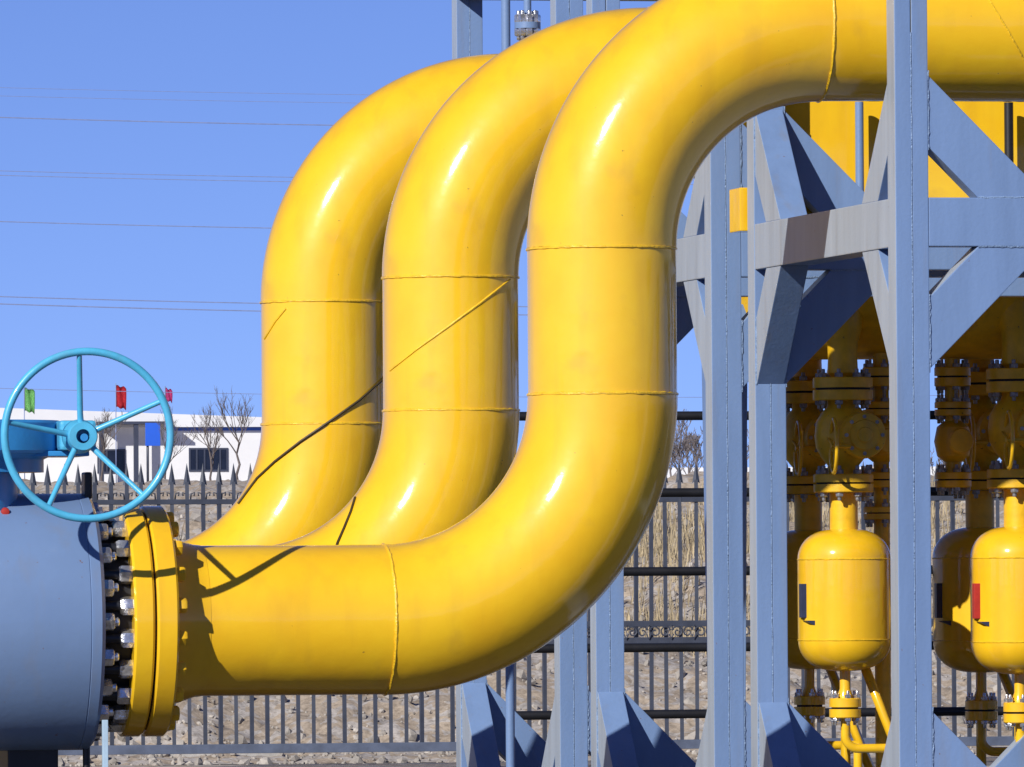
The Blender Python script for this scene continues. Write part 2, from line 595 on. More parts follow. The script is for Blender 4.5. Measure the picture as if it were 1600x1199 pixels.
# arrowhead
v = [pk.bm.verts.new(c) for c in ((-.034, 0, ph - .03), (.034, 0, ph - .03), (0, -.018, ph - .01), (0, .018, ph - .01), (0, 0, ph + .165))]
for q in ((0, 2, 4), (2, 1, 4), (1, 3, 4), (3, 0, 4), (0, 3, 2), (2, 3, 1)):
    pk.bm.faces.new([v[i] for i in q])
pk_me = pk.mesh('picket', [M['fence']])
PITCH_F = 24.3 * 75 / FPX
npk = int((fx1 - fx0) / PITCH_F)
for i in range(npk):
    o = link('picket', pk_me, fence, (fx0 + .05 + i * PITCH_F, FY, zb))
    o.rotation_euler = (random.uniform(-.004, .004), random.uniform(-.006, .006), random.uniform(-.2, .2))
# small curls between the arrowheads and in the band
def spiral(cx, cz, r, turns, a0, sgn):
    return [(cx + sgn * r * (1 - t * .8) * math.cos(a0 + t * turns * 6.283), 0, cz + r * (1 - t * .8) * math.sin(a0 + t * turns * 6.283))
            for t in [k / 14 for k in range(15)]]
sc = MB()
hb = (zb1 - zb2)
sc.tube(spiral(-.055, 0, hb * .36, 1.3, 0.3, 1), .007, 5)
sc.tube(spiral(.055, 0, hb * .36, 1.3, 0.3, -1), .007, 5)
sc.tube([(-.02, 0, hb * .12), (0, 0, hb * .42), (.02, 0, hb * .12)], .007, 5)
sc.tube([(-.02, 0, -hb * .12), (0, 0, -hb * .42), (.02, 0, -hb * .12)], .007, 5)
sc_me = sc.mesh('scroll', [M['fence']])
for i in range(int((fx1 - fx0) / .2)):
    link('scroll', sc_me, fence, (fx0 + .1 + i * .2, FY - .03, (zb1 + zb2) / 2))
cu = MB()
cu.tube([(-.05, 0, 0), (-.045, 0, .05), (-.015, 0, .06), (-.02, 0, .03)], .007, 4)
cu.tube([(.05, 0, 0), (.045, 0, .05), (.015, 0, .06), (.02, 0, .03)], .007, 4)
cu_me = cu.mesh('curl', [M['fence']])
for i in range(npk - 1):
    link('curl', cu_me, fence, (fx0 + .05 + (i + .5) * PITCH_F, FY, zt + .02))

# ------------------------------------------------------------------ far buildings, flags, trees
def far_building():
    Ya, Yb = 388.0, 388.6
    A, B = pY(-90, 760, Ya), pY(470, 750, Yb)
    zb_ = 5.2
    bt = thing('low_building', (A.x, Ya, zb_), 'long low white building with a blue stripe and barred dark windows behind the fence', 'building')
    d = Vector((B.x - A.x, Yb - Ya, 0))
    L = d.length
    ang = math.atan2(d.y, d.x)
    bt.rotation_euler = (0, 0, ang)
    def P(mb, name, m, par=bt):
        o = link(name, mb.mesh(name, [m]), par)
        return o
    def loc(u, v):      # local x, z of a photo pixel on the front wall
        dr = ray(u, v)
        nrm = Vector((-math.sin(ang), math.cos(ang), 0))
        t = (Vector((A.x, Ya, 0)) - Vector((0, 0, CAM_Z))).dot(nrm) / dr.dot(nrm)
        p = CP + dr * t
        return (p - Vector((A.x, Ya, 0))).dot(d / L), p.z - zb_
    top = loc(200, 668)[1]
    P(MB().box(0, L, 0, 9, -2, top), 'wall', M['white'])
    P(MB().prism([(-.4, top + .003), (L + .4, top + .003), (L + .4, loc(470, 655)[1]), (-.4, loc(-90, 634)[1])], 'Y', -.35, 9.4), 'roof', M['fascia'])
    x0, z0 = loc(262, 671); x1, z1 = loc(470, 666)
    P(MB().box(x0, L - .02, -.06, -.002, top - .16, top - .01), 'stripe', M['blue_trim'])
    for (ua, ub, va, vb, nb) in ((295, 356, 700, 737, 5), (152, 196, 702, 740, 3)):
        xa, za = loc(ua, vb); xb, zb2_ = loc(ub, va)
        fr = MB()
        for q in ((xa, xb, za, za + .08), (xa, xb, zb2_ - .08, zb2_), (xa, xa + .08, za + .08, zb2_ - .08), (xb - .08, xb, za + .08, zb2_ - .08)):
            fr.box(q[0], q[1], -.05, -.003, q[2], q[3])
        wn = P(fr, 'window', M['frame_dark'])
        P(MB().box(xa + .08, xb - .08, -.02, -.004, za + .08, zb2_ - .08), 'pane', M['glass'], wn)
        for k in range(1, nb):
            xx = xa + (xb - xa) * k / nb
            P(MB().box(xx - .035, xx + .035, -.06, -.022, za + .08, zb2_ - .08), 'bar', M['frame_dark' if nb > 3 else 'frame_dark'], wn)
    # porch
    for u in (152, 206):
        xx, zz = loc(u, 742); _, z2 = loc(u, 660)
        P(MB().box(xx - .1, xx + .1, -1.2, -1.0, -2, z2), 'porch_post', M['frame_dark'])
    xa, za = loc(148, 664); xb, zb3 = loc(262, 660)
    P(MB().box(xa, xb, -1.25, -.36, za, zb3 + .02), 'porch_canopy', M['frame_dark'])
far_building()

def sign():
    Y = 330
    a, b = pY(227, 697, Y), pY(250, 661, Y)
    base = bank_z(a.x, Y)
    t = thing('blue_sign', (a.x + .1, Y, base), 'plain blue square sign on a thin post before the white building', 'sign')
    build(MB().box(a.x, b.x, Y - .05, Y, a.z, b.z, .01), 'board', M['blue_sign'], t)
    build(MB().tube([(a.x + .1, Y + .06, base - .3), (a.x + .1, Y + .06, b.z)], .05, 8), 'post', M['fence'], t)
sign()

def flag(u0, u1, v0, v1, m, label, Y=360):
    a, b = pY(u0, v1, Y), pY(u1, v0, Y)
    base = bank_z(a.x, Y)
    t = thing('flag', (a.x, Y, base), label, 'flag', 'flags above the white building')
    build(MB().tube([(a.x, Y, base - .3), (a.x, Y, b.z + .1)], .022, 6), 'pole', M['wire'], t)
    f = MB()
    nx, nz = 8, 6
    gv = [[f.bm.verts.new((a.x + (b.x - a.x) * i / nx, Y + .1 * math.sin(i * 1.1 + j * .5) * i / nx,
                           a.z + (b.z - a.z) * j / nz - .10 * (i / nx) ** 2 + .04 * math.sin(i * 1.3))) for i in range(nx + 1)] for j in range(nz + 1)]
    for j in range(nz):
        for i in range(nx):
            f.bm.faces.new((gv[j][i], gv[j][i + 1], gv[j + 1][i + 1], gv[j + 1][i])).smooth = True
    bmesh.ops.solidify(f.bm, geom=f.bm.faces[:], thickness=.01)
    build(f, 'cloth', m, t, auto=False)
flag(38, 54, 607, 643, M['flag_green'], 'pale green flag flying above the white building')
flag(181, 197, 603, 637, M['flag_red'], 'red flag flying above the white building')
flag(258, 269, 607, 626, M['flag_pink'], 'magenta flag flying behind the rim of the blue handwheel')

def bare_tree(u, vbase, vtop, Y, label, m, seed, spread=.55, depth=5, group='bare winter trees'):
    rnd = random.Random(seed)
    p = pY(u, vbase, Y)
    base = Vector((p.x, Y, bank_z(p.x, Y) - .1))
    H = pY(u, vtop, Y).z - base.z
    t = thing('bare_tree', base, label, 'tree', group)
    tr, cr = MB(), MB()
    rb = H * .018
    pts = [base + Vector((rnd.uniform(-.02, .02) * H, rnd.uniform(-.02, .02) * H, H * .45 * k / 4)) for k in range(5)]
    pts[0] = base
    tr.tube(pts, [rb * (1 - .12 * k) for k in range(5)], 6)
    def branch(p, d, l, r, lev):
        q = [p]
        for k in range(3):
            d = (d + Vector((rnd.uniform(-.22, .22), rnd.uniform(-.22, .22), .07))).normalized()
            q.append(q[-1] + d * l / 3)
        cr.tube(q, [r, r * .85, r * .7, r * .5], 3, cap=False)
        if lev == 0: return
        for k in range(rnd.choice((2, 3, 3))):
            dd = (d + Vector((rnd.uniform(-1, 1), rnd.uniform(-1, 1), rnd.uniform(-.1, .8))) * spread).normalized()
            branch(q[rnd.choice((1, 2, 3))], dd, l * rnd.uniform(.6, .8), max(r * .6, .006), lev - 1)
    for k in range(5):
        a = rnd.uniform(0, 6.28)
        d = Vector((math.cos(a) * spread, math.sin(a) * spread, 1)).normalized()
        branch(pts[rnd.choice((2, 3, 4, 4))], d, H * .26, rb * .5, depth - 1)
    build(tr, 'trunk', m, t); build(cr, 'crown', m, t, auto=False)
for i, (u, vb, vt, Y, lab) in enumerate((
        (372, 745, 612, 290, 'bare tree beside the barred window of the white building'),
        (160, 745, 640, 300, 'bare tree seen through the handwheel left of the dark porch'),
        (258, 745, 640, 310, 'bare tree next to the right rim of the blue handwheel'),
        (330, 745, 640, 320, 'small bare tree in front of the barred window'))):
    bare_tree(u, vb, vt, Y, lab, M['bark'], 40 + i)
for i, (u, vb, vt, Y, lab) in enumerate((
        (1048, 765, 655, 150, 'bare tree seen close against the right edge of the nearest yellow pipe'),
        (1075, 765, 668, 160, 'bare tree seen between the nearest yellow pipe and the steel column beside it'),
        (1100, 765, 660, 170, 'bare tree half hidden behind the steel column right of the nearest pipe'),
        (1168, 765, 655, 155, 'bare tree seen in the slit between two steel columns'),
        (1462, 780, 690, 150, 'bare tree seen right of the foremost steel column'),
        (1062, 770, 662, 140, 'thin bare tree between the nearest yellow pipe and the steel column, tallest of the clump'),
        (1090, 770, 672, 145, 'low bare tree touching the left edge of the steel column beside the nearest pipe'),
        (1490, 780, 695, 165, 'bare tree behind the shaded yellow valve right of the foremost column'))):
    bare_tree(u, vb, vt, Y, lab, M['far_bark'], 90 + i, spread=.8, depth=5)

# far pale wall right
a, b = pY(985, 766, 260), pY(1250, 730, 260)
solo(MB().box(a.x, b.x + 25, 260, 266, bank_z(a.x, 260) - 1, b.z), 'pale_shed', M['fascia'], (a.x, 260, bank_z(a.x, 260)),
     'pale low shed far behind the fence seen right of the nearest pipe', 'shed')

# ------------------------------------------------------------------ power lines
for i, (va, vb, lab, Y, r) in enumerate((
        (137, 140, 'uppermost and faintest power line across the sky', 330, .012),
        (150, 153, 'faint power line close under the uppermost one', 330, .012),
        (183, 188, 'distinct dark power line a little below the two faint top ones', 260, .022),
        (267, 270, 'upper power line of the pair level with the top of the rear elbow highlight', 300, .016),
        (274, 277, 'lower power line of the pair level with the top of the rear elbow highlight', 300, .016),
        (346, 350, 'single power line halfway down the sky', 270, .020),
        (463, 468, 'upper power line of the lowest close pair', 250, .020),
        (474, 482, 'lower power line of the lowest close pair', 250, .022),
        (607, 609, 'thin power line just above the roof of the white building', 300, .013))):
    A, B = pY(-300, va - 4, Y), pY(1500, vb + 14, Y)
    pts = [A.lerp(B, k / 24) + Vector((0, 0, -.25 * (1 - (2 * k / 24 - 1) ** 2) + .12)) for k in range(25)]
    solo(MB().tube(pts, r * .85, 5), 'power_line', M['wire'], A, lab, 'cable', 'power lines crossing the sky')

# ------------------------------------------------------------------ pipes
PR = 0.40
ER = 1.2                                   # elbow radius
PX = pY(941, 510, Y1).x                    # vertical axis of the pipes
ZL = pY(640, 968, Y1).z                    # lower run axis
ZU = pY(1330, 43, Y1).z                    # upper run axis
FLX = pY(281, 967, Y1 - .615).x            # right face of the flange
GRP_P = 'yellow pipes bending up side by side'

def ring_pts(c, axis, r, n=96, amp=.0016):
    e1, e2 = {'X': (Vector((0, 1, 0)), Vector((0, 0, 1))), 'Z': (Vector((1, 0, 0)), Vector((0, 1, 0)))}[axis]
    ax = Vector((1, 0, 0)) if axis == 'X' else Vector((0, 0, 1))
    return [Vector(c) + (e1 * math.cos(6.28319 * k / n) + e2 * math.sin(6.28319 * k / n)) * r + ax * random.uniform(-amp, amp) for k in range(n)]

def elbow_path(cx, cz, a0, a1, Y, n=40):
    return [(cx + ER * math.cos(a0 + (a1 - a0) * k / n), Y, cz + ER * math.sin(a0 + (a1 - a0) * k / n)) for k in range(n + 1)]

def make_pipe(Y, label, left_x, seam_dz=0.0):
    root = thing('yellow_pipe', (PX, Y, 0), label, 'pipe', GRP_P)
    build(MB().tube([(left_x, Y, ZL), (PX - ER, Y, ZL)], PR, 96), 'pipe_section', M['yellow'], root)
    build(MB().tube(elbow_path(PX - ER, ZL + ER, -math.pi / 2, 0, Y), PR + .003, 96), 'elbow', M['yellow'], root)
    build(MB().tube([(PX, Y, ZL + ER), (PX, Y, ZU - ER)], PR, 96), 'pipe_section', M['yellow'], root)
    build(MB().tube(elbow_path(PX + ER, ZU - ER, math.pi, math.pi / 2, Y), PR + .003, 96), 'elbow', M['yellow'], root)
    build(MB().tube([(PX + ER, Y, ZU), (PX + 9, Y, ZU)], PR, 96), 'pipe_section', M['yellow'], root)
    for c, ax in (((PX - ER, Y, ZL), 'X'), ((PX, Y, ZL + ER), 'Z'), ((PX, Y, ZU - ER + seam_dz), 'Z'), ((PX + ER, Y, ZU), 'X')):
        build(MB().tube(ring_pts(c, ax, PR + .0003), [random.uniform(.0065, .0105) for _ in range(96)], 6, closed=True), 'weld_bead', M['yellow_bead'], root)
    return root
pipe1 = make_pipe(Y1, 'nearest yellow pipe, its lower end bolted by a flange to the grey valve', FLX + .02)
pipe2 = make_pipe(Y1 + PITCH_Y, 'middle yellow pipe of the three, with a spiral seam on its upright', PX - 12)
pipe3 = make_pipe(Y1 + 2 * PITCH_Y, 'rearmost yellow pipe of the three, crossed by a thin dark line', PX - 12)

def bvh_of(root):
    verts, polys = [], []
    for ch in root.children:
        if ch.type != 'MESH' or ch.name.startswith('weld'): continue
        off = len(verts)
        o = origin_of(ch)
        verts += [v.co + o for v in ch.data.vertices]
        polys += [[off + i for i in p.vertices] for p in ch.data.polygons]
    return BVHTree.FromPolygons(verts, polys)
def on_surface(bvh, px, lift):
    r = []
    for i in range(len(px) - 1):
        for k in range(12):
            t = k / 12
            u = px[i][0] + (px[i + 1][0] - px[i][0]) * t
            v_ = px[i][1] + (px[i + 1][1] - px[i][1]) * t
            h = bvh.ray_cast(CP, ray(u, v_))
            if h[0] is not None:
                r.append(h[0] + h[1].normalized() * lift * (1 if h[1].dot(ray(u, v_)) < 0 else -1))
    return r
b2, b3, b1 = bvh_of(pipe2), bvh_of(pipe3), bvh_of(pipe1)
def seam(root, b, px, r=.007, m='yellow_bead', name='spiral_seam'):
    p = on_surface(b, px, 0)
    if len(p) > 3:
        build(MB().tube(p, r, 6), name, M[m], root)
seam(pipe2, b2, [(797, 437), (750, 474), (700, 511), (650, 547), (606, 582)], .0075)
seam(pipe3, b3, [(447, 482), (430, 503), (412, 532)], .008)
seam(pipe1, b1, [(1530, -26), (1548, 4), (1575, 48), (1598, 90), (1612, 115)], .006)
dline = on_surface(b3, [(600, 590), (560, 626), (520, 655), (470, 690), (430, 722), (403, 748), (388, 768), (372, 790)], .008)  # narrow dark tube laid along the pipe surface
solo(MB().tube(dline, .0085, 6), 'cable', M['cable'], dline[-1], 'thin dark line slanting across the rearmost yellow pipe', 'cable')
dline2 = on_surface(b2, [(556, 778), (549, 800), (538, 826), (528, 848), (524, 860)], .006)
solo(MB().tube(dline2, .007, 6), 'cable', M['cable'], dline2[-1], 'short dark line on the lower bend of the middle yellow pipe', 'cable')

# flange pair with studs and nuts on the nearest pipe
def hexnut(r, th, axis='X', stud=True, seg=6):
    mb = MB()
    mb.lathe([(0, r * .97), (th * .12, r), (th * .82, r), (th, r * .82)], (0, 0, 0), axis, 6)
    if stud:
        mb.lathe([(th - .002, r * .5), (th + .02, r * .5), (th + .026, r * .4)], (0, 0, 0), axis, 10)
    return mb
xg = pY(245, 967, Y1 - .615).x
xl = pY(211, 967, Y1 - .615).x
XV = pY(166, 967, Y1 - .68).x              # right end of the valve body
FR = .612
def flange_disc(x0, x1):
    b = .012
    return MB().lathe([(0, .3), (0, FR - b), (b, FR), (x1 - x0 - b, FR), (x1 - x0, FR - b), (x1 - x0, .3)], (x0, Y1, ZL), 'X', 96)
fl_r = build(flange_disc(xg + .006, FLX), 'flange', M['yellow'], pipe1)
fl_l = build(flange_disc(xl, xg - .006), 'flange', M['yellow'], pipe1)
build(MB().lathe([(0, .3), (0, FR - .035), (.016, FR - .035), (.016, .3)], (xg - .008, Y1, ZL), 'X', 64), 'gasket', M['rubber'], pipe1)
build(MB().lathe([(0, .47), (.03, .45), (.16, PR + .006), (.2, PR + .002)], (FLX, Y1, ZL), 'X', 96), 'flange_neck', M['yellow'], pipe1)
NB = 20
nut_y = hexnut(.042, .048, stud=False).mesh('nut', [M['yellow_rough']])
nut_l = hexnut(.05, .068).mesh('nut', [M['nut']])
nut_v = hexnut(.05, .056).mesh('nut', [M['nut']])
stud_me = MB().lathe([(0, .03), (xl - XV, .03)], (0, 0, 0), 'X', 10).mesh('stud', [M['black']])
for k in range(NB):
    a = 6.28319 * (k + .5) / NB
    yy, zz = Y1 + .545 * math.cos(a), ZL + .545 * math.sin(a)
    o = link('nut', nut_y, fl_r, (FLX, yy, zz)); o.rotation_euler = (random.uniform(0, 6), 0, 0)
    o = link('nut', nut_l, fl_l, (xl, yy, zz)); o.rotation_euler = (random.uniform(0, 6), 0, math.pi)
    link('stud', stud_me, fl_l, (XV, yy, zz))

# ------------------------------------------------------------------ the big valve with handwheel
VR = .68
valve = thing('ball_valve', (XV - 1.2, Y1, 0), 'big grey-blue valve bolted to the flange of the nearest yellow pipe', 'valve')
build(MB().lathe([(-2.6, .3), (-2.55, VR - .1), (-2.4, VR), (-.078, VR), (-.074, VR - .004), (-.07, VR), (-.02, VR), (0, VR - .02), (0, .3)],
                 (XV, Y1, ZL), 'X', 128), 'body', M['valve'], valve)
build(MB().lathe([(0, .50), (xl - XV, .50)], (XV + .001, Y1, ZL), 'X', 64), 'body_neck', M['black'], valve)
for k in range(NB):
    a = 6.28319 * k / NB
    o = link('nut', nut_v, valve, (XV, Y1 + .585 * math.cos(a), ZL + .585 * math.sin(a))); o.rotation_euler = (random.uniform(0, 6), 0, 0)
zt_ = ZL + VR
# neck, gearbox drum
dc = Vector((pY(-62, 690, Y1 - .1).x, Y1 - .1, 0))
z708, z655, z738, z770 = (pY(40, v, Y1 - .3).z for v in (709, 657, 738, 772))
build(MB().lathe([(z770 - .15, .30), (z738 + .001, .30)], (dc.x, dc.y, 0), 'Z', 48), 'bonnet', M['cyan_dark'], valve)
build(MB().lathe([(z738, .44), (z708 - .03, .44), (z708 - .001, .50)], (dc.x, dc.y, 0), 'Z', 64), 'bonnet_flange', M['cyan_dark'], valve)
drum = build(MB().lathe([(z708, .52), (z708 + .015, .54), (z655 - .015, .54), (z655, .52)], (dc.x, dc.y, 0), 'Z', 72), 'gearbox', M['cyan_dark'], valve)
h0, h1 = pY(93, 704, Y1 - .48), pY(150, 657, Y1 - .48)
build(MB().box(h0.x, h1.x, Y1 - .50, Y1 - .1, h0.z, h1.z, .02), 'worm_housing', M['cyan'], valve)
build(MB().box(h0.x - .25, h1.x - .03, Y1 - .44, Y1 + .1, h0.z - .03, h0.z - .002, .006), 'mounting_plate', M['cyan_dark'], valve)
# lifting lug, plug, small bits
l0, l1 = pY(130, 772, Y1 - .1), pY(142, 738, Y1 - .1)
lug = MB().box(l0.x, l1.x, Y1 - .16, Y1 - .02, zt_ - .03, l1.z, .012)
build(lug, 'lifting_lug', M['black'], valve)
pb = bvh_of(valve).ray_cast(CP, ray(8, 800))
pc = pb[0]
build(MB().lathe([(0, .02), (-.015, .024), (-.03, .02), (-.034, 0)], (pc.x, pc.y + .01, pc.z), 'Y', 14), 'drain_plug', M['red'], valve)
build(MB().box(pc.x + .0, pc.x + .05, pc.y - .025, pc.y + .02, pc.z - .05, pc.z - .03, .003), 'plug_bracket', M['black'], valve)
# saddle and legs
sx = pY(45, 1180, Y1).x
build(MB().box(sx - .12, sx + .15, Y1 - .06, Y1 + .35, 0, ZL - VR + .06, .01), 'support_saddle', M['black'], valve)  # black colour stands in for the shade under the valve body
lx = pY(131, 1190, Y1).x
build(MB().tube([(lx, Y1 - .1, 0), (lx, Y1 - .1, ZL - VR + .03)], .02, 10), 'support_rod', M['black'], valve)
lp = pY(164, 1125, Y1 - .45)
solo(MB().box(lp.x - .016, lp.x + .014, Y1 - .47, Y1 - .44, 0, lp.z, .003), 'marker_post', M['pale_post'], (lp.x, Y1 - .45, 0),
     'thin pale blue post standing under the flange of the valve', 'post')

# handwheel
WY = Y1 - 0.95
wc = pY(137, 680, WY)
WR = 130.5 * (wc - CP).length / FPX
hub = Vector((pY(128, 682, WY + .17).x, WY + .17, pY(128, 682, WY + .17).z))
wheel = build(MB().tube([(wc.x + WR * math.cos(6.28319 * k / 96), WY, wc.z + WR * math.sin(6.28319 * k / 96)) for k in range(96)], .0205, 14, closed=True),
              'handwheel', M['cyan'], valve)
for (u, v_) in ((124, 552), (250, 628), (226, 776), (77, 790), (12, 660)):
    q = pY(u, v_, WY)
    d = Vector((q.x - wc.x, 0, q.z - wc.z)).normalized()
    rim = Vector((wc.x, WY, wc.z)) + d * WR
    build(MB().tube([hub + d * .05, hub + d * .12 + Vector((0, -.02, 0)), rim], [.018, .016, .014], 10), 'spoke', M['cyan'], wheel)
hm = MB().lathe([(.03, .037), (-.05, .037), (-.05, .072), (-.04, .078), (.05, .078), (.08, .09), (.12, .09)], hub, 'Y', 40)
build(hm, 'hub', M['cyan'], wheel)
build(MB().lathe([(-.03, .0), (-.03, .02), (.028, .022)], hub + Vector((.008, 0, -.006)), 'Y', 20), 'shaft_end', M['cyan_dark'], wheel)
build(MB().tube([hub + Vector((0, .1, 0)), hub + Vector((0, .47, 0))], .05, 20), 'drive_shaft', M['cyan'], wheel)

# ------------------------------------------------------------------ support frames
CS = .18                                    # column size
YA = Y1 - 1.05
AX = pY(1421, 600, YA).x                    # column axis X
ZB1 = pY(1500, 310, YA).z                   # beam top / bottom
ZB0 = pY(1500, 386, YA).z
FD, FW = 3.5, 4.3
FP = 4.68                                   # frame spacing in depth                           # frame depth / width
ZLOW = pY(1424, 1318, YA).z
if ZLOW < .34: ZLOW = .34
ZTOP = 5.6
def knee(mb_axis, corner, dirn, updown, lo, hi):
    """45-degree strut polygon at a corner, (horizontal, z)"""
    h, z = corner
    return [(h, z + updown * lo), (h, z + updown * hi), (h + dirn * hi, z), (h + dirn * lo, z)]

def make_frame(index, label):
    """index 0..2 from front to back; the rear frame alone carries an upper level"""
    ya = YA + index * FP
    ztop = (4.77, 5.3, 6.4)[index]
    root = thing('pipe_support_frame', (AX, ya, 0), label, 'frame', 'steel support frames straddling the pipes')
    hx = CS / 2
    corners = [(AX, ya), (AX, ya + FD), (AX + FW, ya), (AX + FW, ya + FD)]
    zfront = ztop
    for (cx, cy) in corners:
        ztop = 6.0 if index == 0 and cy > ya else zfront
        m = MB()
        m.box(cx - hx, cx - .002, cy - hx, cy + hx, .02, ztop, .006)
        m.box(cx + .002, cx + hx, cy - hx, cy + hx, .02, ztop, .006)
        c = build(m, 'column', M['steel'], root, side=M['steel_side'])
        build(MB().tube(jitter_line((cx - .001, cy - hx + .001, .3), (cx - .001, cy - hx + .001, ztop - .2), .05, .0016), .0045, 5), 'weld_seam', M['weld'], c)
        build(MB().box(cx - .17, cx + .17, cy - .17, cy + .17, 0, .02, .004), 'base_plate', M['steel'], c)
    e = hx - .003
    levels = [(ZLOW - .25, ZLOW), (5.60, 5.85) if index == 2 else (ZB0, ZB1)]
    for li, (z0, z1) in enumerate(levels):
        for ci, cy in enumerate((ya, ya + FD)):
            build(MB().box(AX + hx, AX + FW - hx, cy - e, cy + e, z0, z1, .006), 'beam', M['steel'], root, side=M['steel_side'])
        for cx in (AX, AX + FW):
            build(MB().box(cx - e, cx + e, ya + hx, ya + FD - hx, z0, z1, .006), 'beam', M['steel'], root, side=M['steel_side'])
        if li == 1 and index == 2:
            continue
        for (cx, cy) in corners:
            dx = 1 if cx == AX else -1
            dy = 1 if cy == ya else -1
            for ud, zz in ((1, z1), (-1, z0)):
                if li == 0 and ud < 0: continue
                ek = e - .006
                lo, hi = .27, .65
                if True:
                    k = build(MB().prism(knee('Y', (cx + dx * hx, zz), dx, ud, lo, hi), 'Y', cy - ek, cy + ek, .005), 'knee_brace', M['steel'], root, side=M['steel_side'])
                    wl = MB().tube(jitter_line((cx + dx * (hx + .001), cy - ek - .001, zz + ud * (lo - .02)), (cx + dx * (hx + .001), cy - ek - .001, zz + ud * (hi + .02)), .018, .0035), .007, 5)
                    build(wl, 'weld_bead', M['weld'], k)
                    wl = MB().tube(jitter_line((cx + dx * (hx + lo), cy - ek - .001, zz + ud * .001), (cx + dx * (hx + hi), cy - ek - .001, zz + ud * .001), .018, .0035), .007, 5)
                    build(wl, 'weld_bead', M['weld'], k)
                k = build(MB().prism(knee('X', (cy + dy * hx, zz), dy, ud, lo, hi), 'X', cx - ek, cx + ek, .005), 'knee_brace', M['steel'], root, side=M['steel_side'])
                wl = MB().tube(jitter_line((cx - ek - .001, cy + dy * (hx + .001), zz + ud * lo), (cx - ek - .001, cy + dy * (hx + .001), zz + ud * hi), .02, .0025), .005, 5)
                build(wl, 'weld_bead', M['weld'], k)
    return root
make_frame(0, 'foremost blue-grey steel frame carrying the nearest yellow pipe, in front of the yellow tanks')
make_frame(1, 'second blue-grey steel frame, its column close right of the nearest pipe upright')
make_frame(2, 'rearmost blue-grey steel frame, rising above the rearmost pipe against the sky')

# ------------------------------------------------------------------ small uprights
def upright(u0, u1, Y, z0, z1, m, label, clamp=False, grp='thin steel uprights'):
    a, b = pY(u0, 300, Y), pY(u1, 300, Y)
    x, r = (a.x + b.x) / 2, (b.x - a.x) / 2
    t = thing('conduit', (x, Y, z0), label, 'conduit', grp)
    build(MB().tube([(x, Y, z0), (x, Y, z1)], r, 20), 'tube', m, t)
    if clamp:
        zc = pY(810, 40, Y).z
        c = build(MB().lathe([(-.02, r + .002), (-.02, r + .06), (.02, r + .06), (.02, r + .002)], (x, Y, zc), 'Z', 20), 'clamp', M['steel'], t)
        nm = hexnut(.028, .05, 'Z').mesh('nut', [M['nut']])
        for k in range(8):
            aa = 6.283 * k / 8
            link('nut', nm, c, (x + (r + .034) * math.cos(aa), Y + (r + .034) * math.sin(aa), zc + .02))
            o = link('nut', nm, c, (x + (r + .034) * math.cos(aa), Y + (r + .034) * math.sin(aa), zc - .02))
            o.rotation_euler = (math.pi, 0, 0)
    return t
YF = YA + FD
YE = YA + 2 * FP
while pY(826, 300, YE).x < AX:
    YE += .01
upright(785, 799, Y1 + 10.2, 0, 6.2, M['steel'], 'thin grey upright between the rear and middle pipes, reaching the ground')
upright(820, 832, YE, pY(826, 170, YE).z, 5.601, M['steel'], 'thin grey drop pipe with a bolted clamp behind the top of the middle pipe', clamp=True)
upright(1337, 1350, YF, ZB1, 4.4, M['steel'], 'pale grey upright under the nearest pipe left of the foremost column')
upright(1570, 1584, YF, ZB1, 4.4, M['black'], 'black upright under the nearest pipe near the right edge')

# ------------------------------------------------------------------ yellow girder lying on the second frame
GY = YA + FD + .12
ga = pY(1197, 330, GY).x
gd = thing('box_girder', (ga, GY, ZB1), 'flat-sided yellow box girder lying on the steel frame behind the foremost column', 'girder')
build(MB().box(ga, ga + 5.5, GY, GY + .34, ZB1 + .022, ZB1 + 1.02, .012), 'girder_body', M['yellow'], gd)
build(MB().box(ga - .01, ga + 5.5, GY - .03, GY + .36, ZB1 + 1.024, ZB1 + 1.045, .004), 'top_flange', M['yellow'], gd)
gb = pY(1157, 330, GY).x
build(MB().box(gb, ga - .002, GY + .02, GY + .30, pY(1160, 361, GY).z, pY(1160, 293, GY).z, .006), 'end_stub', M['yellow'], gd)
for dx in (.9, 3.4):
    build(MB().box(ga + dx, ga + dx + .14, GY - .19, GY + .30, ZB1 + .002, ZB1 + .02, .002), 'bearing_plate', M['steel'], gd)

# ------------------------------------------------------------------ black rails behind the frames
RY = Y1 + 16.5
ra = pY(772, 1115, RY).x
rb_ = pY(1760, 1115, RY).x
rr = thing('rail_rack', (ra, RY, 0), 'black rack of horizontal rails standing between the frames and the fence', 'railing')
for v_ in (650, 770, 893, 1012, 1116):
    z = pY(1050, v_, RY).z
    build(MB().tube([(ra, RY, z), (rb_, RY, z)], .033, 14), 'rail', M['black'], rr)
for u in (1136, 1424, 1700):
    x = pY(u, 900, RY + .08).x
    build(MB().box(x - .03, x + .03, RY + .035, RY + .1, 0, pY(1050, 640, RY).z, .004), 'post', M['fence'], rr)

# ------------------------------------------------------------------ separator tanks and valves at the right
TY = Y1 + 11.8
T_U = 1319
def tz(v): return pY(T_U, v, TY).z
TS = (pY(T_U, 900, TY) - CP).length / FPX     # metres per photo pixel here
TX = pY(T_U, 900, TY).x

def nuts_ring(par, c, r, n, nr, th, m, flip=False, off=0.0):
    mm = hexnut(nr, th, 'Z').mesh('nut', [m])
    for k in range(n):
        a = 6.28319 * (k + .5 + off) / n
        o = link('nut', mm, par, (c[0] + r * math.cos(a), c[1] + r * math.sin(a), c[2]))
        o.rotation_euler = (math.pi if flip else 0, 0, random.uniform(0, 1))

